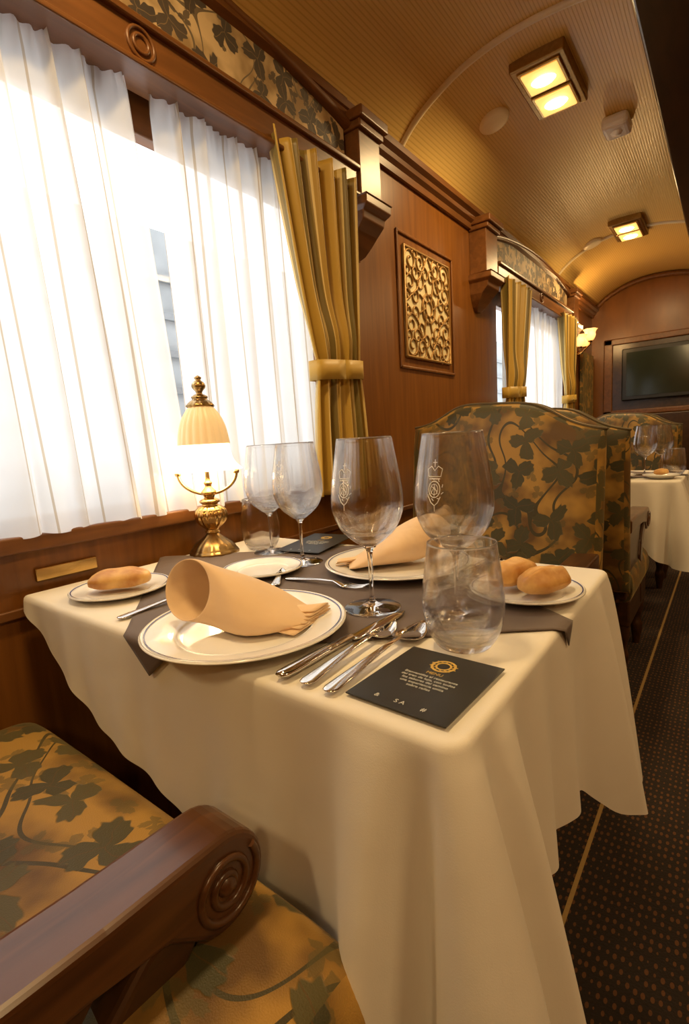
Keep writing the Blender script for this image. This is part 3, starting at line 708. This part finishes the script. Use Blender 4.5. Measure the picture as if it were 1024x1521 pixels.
# ------------------------------------------------------------------ armchairs
def pillow(name,fn,nu,nv,mat):
    v=[];f=[]
    for s in (1,-1):
        base=len(v)
        for i in range(nu+1):
            for j in range(nv+1): v.append(fn(i/nu,j/nv,s))
        for i in range(nu):
            for j in range(nv):
                q=(base+i*(nv+1)+j,base+(i+1)*(nv+1)+j,base+(i+1)*(nv+1)+j+1,base+i*(nv+1)+j+1)
                f.append(q if s==1 else q[::-1])
    ob=mk(name,v,f,mat)
    bm=bmesh.new();bm.from_mesh(ob.data);bmesh.ops.remove_doubles(bm,verts=bm.verts,dist=.0005);bmesh.ops.recalc_face_normals(bm,faces=bm.faces);bm.to_mesh(ob.data);bm.free()
    for p in ob.data.polygons:p.use_smooth=True
    boxuv(ob);return ob
def sq(t): return .5-.5*math.cos(pi*t)
def armchair(xl,xr,yb,dr,zs=.47,armx=None,depth=.54,ztop=1.06,crown=.03,T=.085,arml=.44,ztp=.655):
    obs=[]
    yf=yb+dr*depth
    ya,yc=min(yb,yf),max(yb,yf)
    def seat(u,v,s):
        uu,vv=sq(sq(u)),sq(sq(v));a=2*uu-1;b_=2*vv-1
        e=max(0,(1-abs(a)**16))**.42*max(0,(1-abs(b_)**16))**.42
        return (xl+(xr-xl)*uu,ya+(yc-ya)*vv,zs-T+ s*T*e*(1 if s>0 else .9)+ (crown*(1-a*a)*(1-b_*b_) if s>0 else 0))
    obs.append(pillow('seat',seat,70,56,'fabric'))
    zb=zs-.08
    TB=.06
    def back(u,v,s):
        uu,vv=sq(u),sq(v);a=2*uu-1;b_=2*vv-1
        zt=ztop-.03+.085*(1/(1+(abs(a)/.62)**5))-.02*a
        e=max(0,(1-abs(a)**8))**.45*max(0,(1-abs(b_)**10))**.45
        z=zb+(zt-zb)*vv
        y=yb-dr*(.06+.07*vv)+dr*s*TB*e+ (dr*.015*(1-a*a) if s>0 else 0)
        return (xl+(xr-xl)*uu,y,z)
    obs.append(pillow('backrest',back,70,70,'fabric'))
    for sgn in (1,-1):
        pts=[]
        for t in np.linspace(.02,.98,60):
            q=back(t,.95,sgn);pts.append((q[0],q[1],q[2]))
        obs.append(tube('crest_piping',pts,.0045,'piping'))
    obs.append(box('seat_rail',xl+.01,xr-.01,ya+.02,yc-.02,.22,zs-T*1.6,'wood_dark',.01))
    for x in (xl+.04,xr-.04):
        for y in (ya+.05,yc-.05):
            obs.append(lathe('leg',smoothprof([(.015,0),(.018,.03),(.026,.09),(.018,.13),(.028,.18),(.028,.23)],4),(x,y,0),'wood_dark',20))
    axs=armx or [(xl,xl+.07),(xr-.07,xr)]
    for (x0,x1) in axs:
        ye=yb+dr*arml
        Y=lambda d:ye+dr*d
        rr=.050
        poly=[(yb-dr*.05,ztp+.012),(yb+dr*.12,ztp+.010),(Y(-.13),ztp),(Y(-.05),ztp-.001)]
        c=(Y(-.015),ztp-rr-.002)
        for t in np.linspace(pi/2,-pi*.75,20): poly.append((c[0]+dr*rr*math.cos(t),c[1]+rr*math.sin(t)))
        poly+=[(Y(-.08),ztp-.062),(Y(-.15),ztp-.05),(yb+dr*.12,ztp-.04),(yb-dr*.05,ztp-.04)]
        obs.append(prism_x('armrest',poly,x0,x1,'wood_arm',.007))
        for xs in ((x1+.0005),(x0-.0005)):
            sp=[(xs,c[0]+dr*(rr*.80*(1-t*.85))*math.cos(-t*4.6*pi+.6),c[1]+(rr*.80*(1-t*.85))*math.sin(-t*4.6*pi+.6)) for t in np.linspace(0,1,70)]
            obs.append(tube('scroll',sp,.0042,'wood_arm'))
            bt=lathe('scroll_button',[(.0003,.007),(.007,.006),(.011,0)],(0,0,0),'wood_arm',20)
            bt.rotation_euler=(0,pi/2 if xs>x0+.02 else -pi/2,0);bt.location=(xs,c[0],c[1]);obs.append(bt)
        sup=[(Y(-.035),ztp-.075),(Y(-.075),ztp-.12),(Y(-.125),ztp-.155),(Y(-.11),ztp-.24),(Y(-.06),ztp-.30),(Y(-.05),.24),(Y(-.13),.24),(Y(-.16),ztp-.28),(Y(-.19),ztp-.19),(Y(-.17),ztp-.12),(Y(-.10),ztp-.06),(Y(-.06),ztp-.045)]
        obs.append(prism_x('arm_support',sup,x0+.006,x1-.006,'wood_dark',.008))
        pan=[(yb-dr*.05,ztp-.03),(Y(-.12),ztp-.045),(Y(-.165),ztp-.09),(Y(-.185),ztp-.16),(Y(-.16),ztp-.30),(yb-dr*.05,ztp-.30)]
        obs.append(prism_x('side_panel',pan,x0+.014,x1-.014,'wood_dark',.006))
    return group('armchair',obs)
armchair(.05,.905,-.17,1,zs=.53,armx=[(.705,.775)],depth=.517,T=.10,ztp=.643,crown=.035,arml=.445)
armchair(.26,.875,1.46,-1,zs=.47,depth=.38,ztop=1.06,arml=.37)
armchair(.26,.875,2.14,1,zs=.47,depth=.5,ztop=1.05)
armchair(.26,.875,3.86,-1,zs=.47,depth=.36,ztop=1.05,arml=.35)
armchair(.26,.875,4.5,1,zs=.47,depth=.5,ztop=1.05)
# ------------------------------------------------------------------ lights/world/camera
w=bpy.data.worlds.new('world');S.world=w;w.use_nodes=True;nt=w.node_tree
bg=nt.nodes['Background'];bg.inputs[0].default_value=(.95,.97,1,1);bg.inputs[1].default_value=2.8
su=bpy.data.lights.new('daylight','SUN');su.energy=3.6;su.angle=math.radians(40);su.color=(1,.99,.96)
so=bpy.data.objects.new('daylight_sun',su);COL.objects.link(so);so.rotation_euler=Vector((-.80,-.35,.42)).to_track_quat('Z','Y').to_euler()
f=737.7
R=np.array([[0.7911061630721882,-0.03847953617453635,0.6104673324961731],[0.6087917430513975,0.1463848201607961,-0.7797077003717051],[-0.059360360019475644,0.9884790385851813,0.139231957308925]])
cam=bpy.data.cameras.new('cam');co=bpy.data.objects.new('camera',cam);COL.objects.link(co)
mw=Matrix([list(R[i])+[0] for i in range(3)]+[[0,0,0,1]])
mw.translation=Vector((1.1552,0,1.02));co.matrix_world=mw
cam.sensor_fit='VERTICAL';cam.sensor_height=24;cam.lens=f/1521*24;cam.clip_start=.02
S.camera=co
S.view_settings.view_transform='Standard'
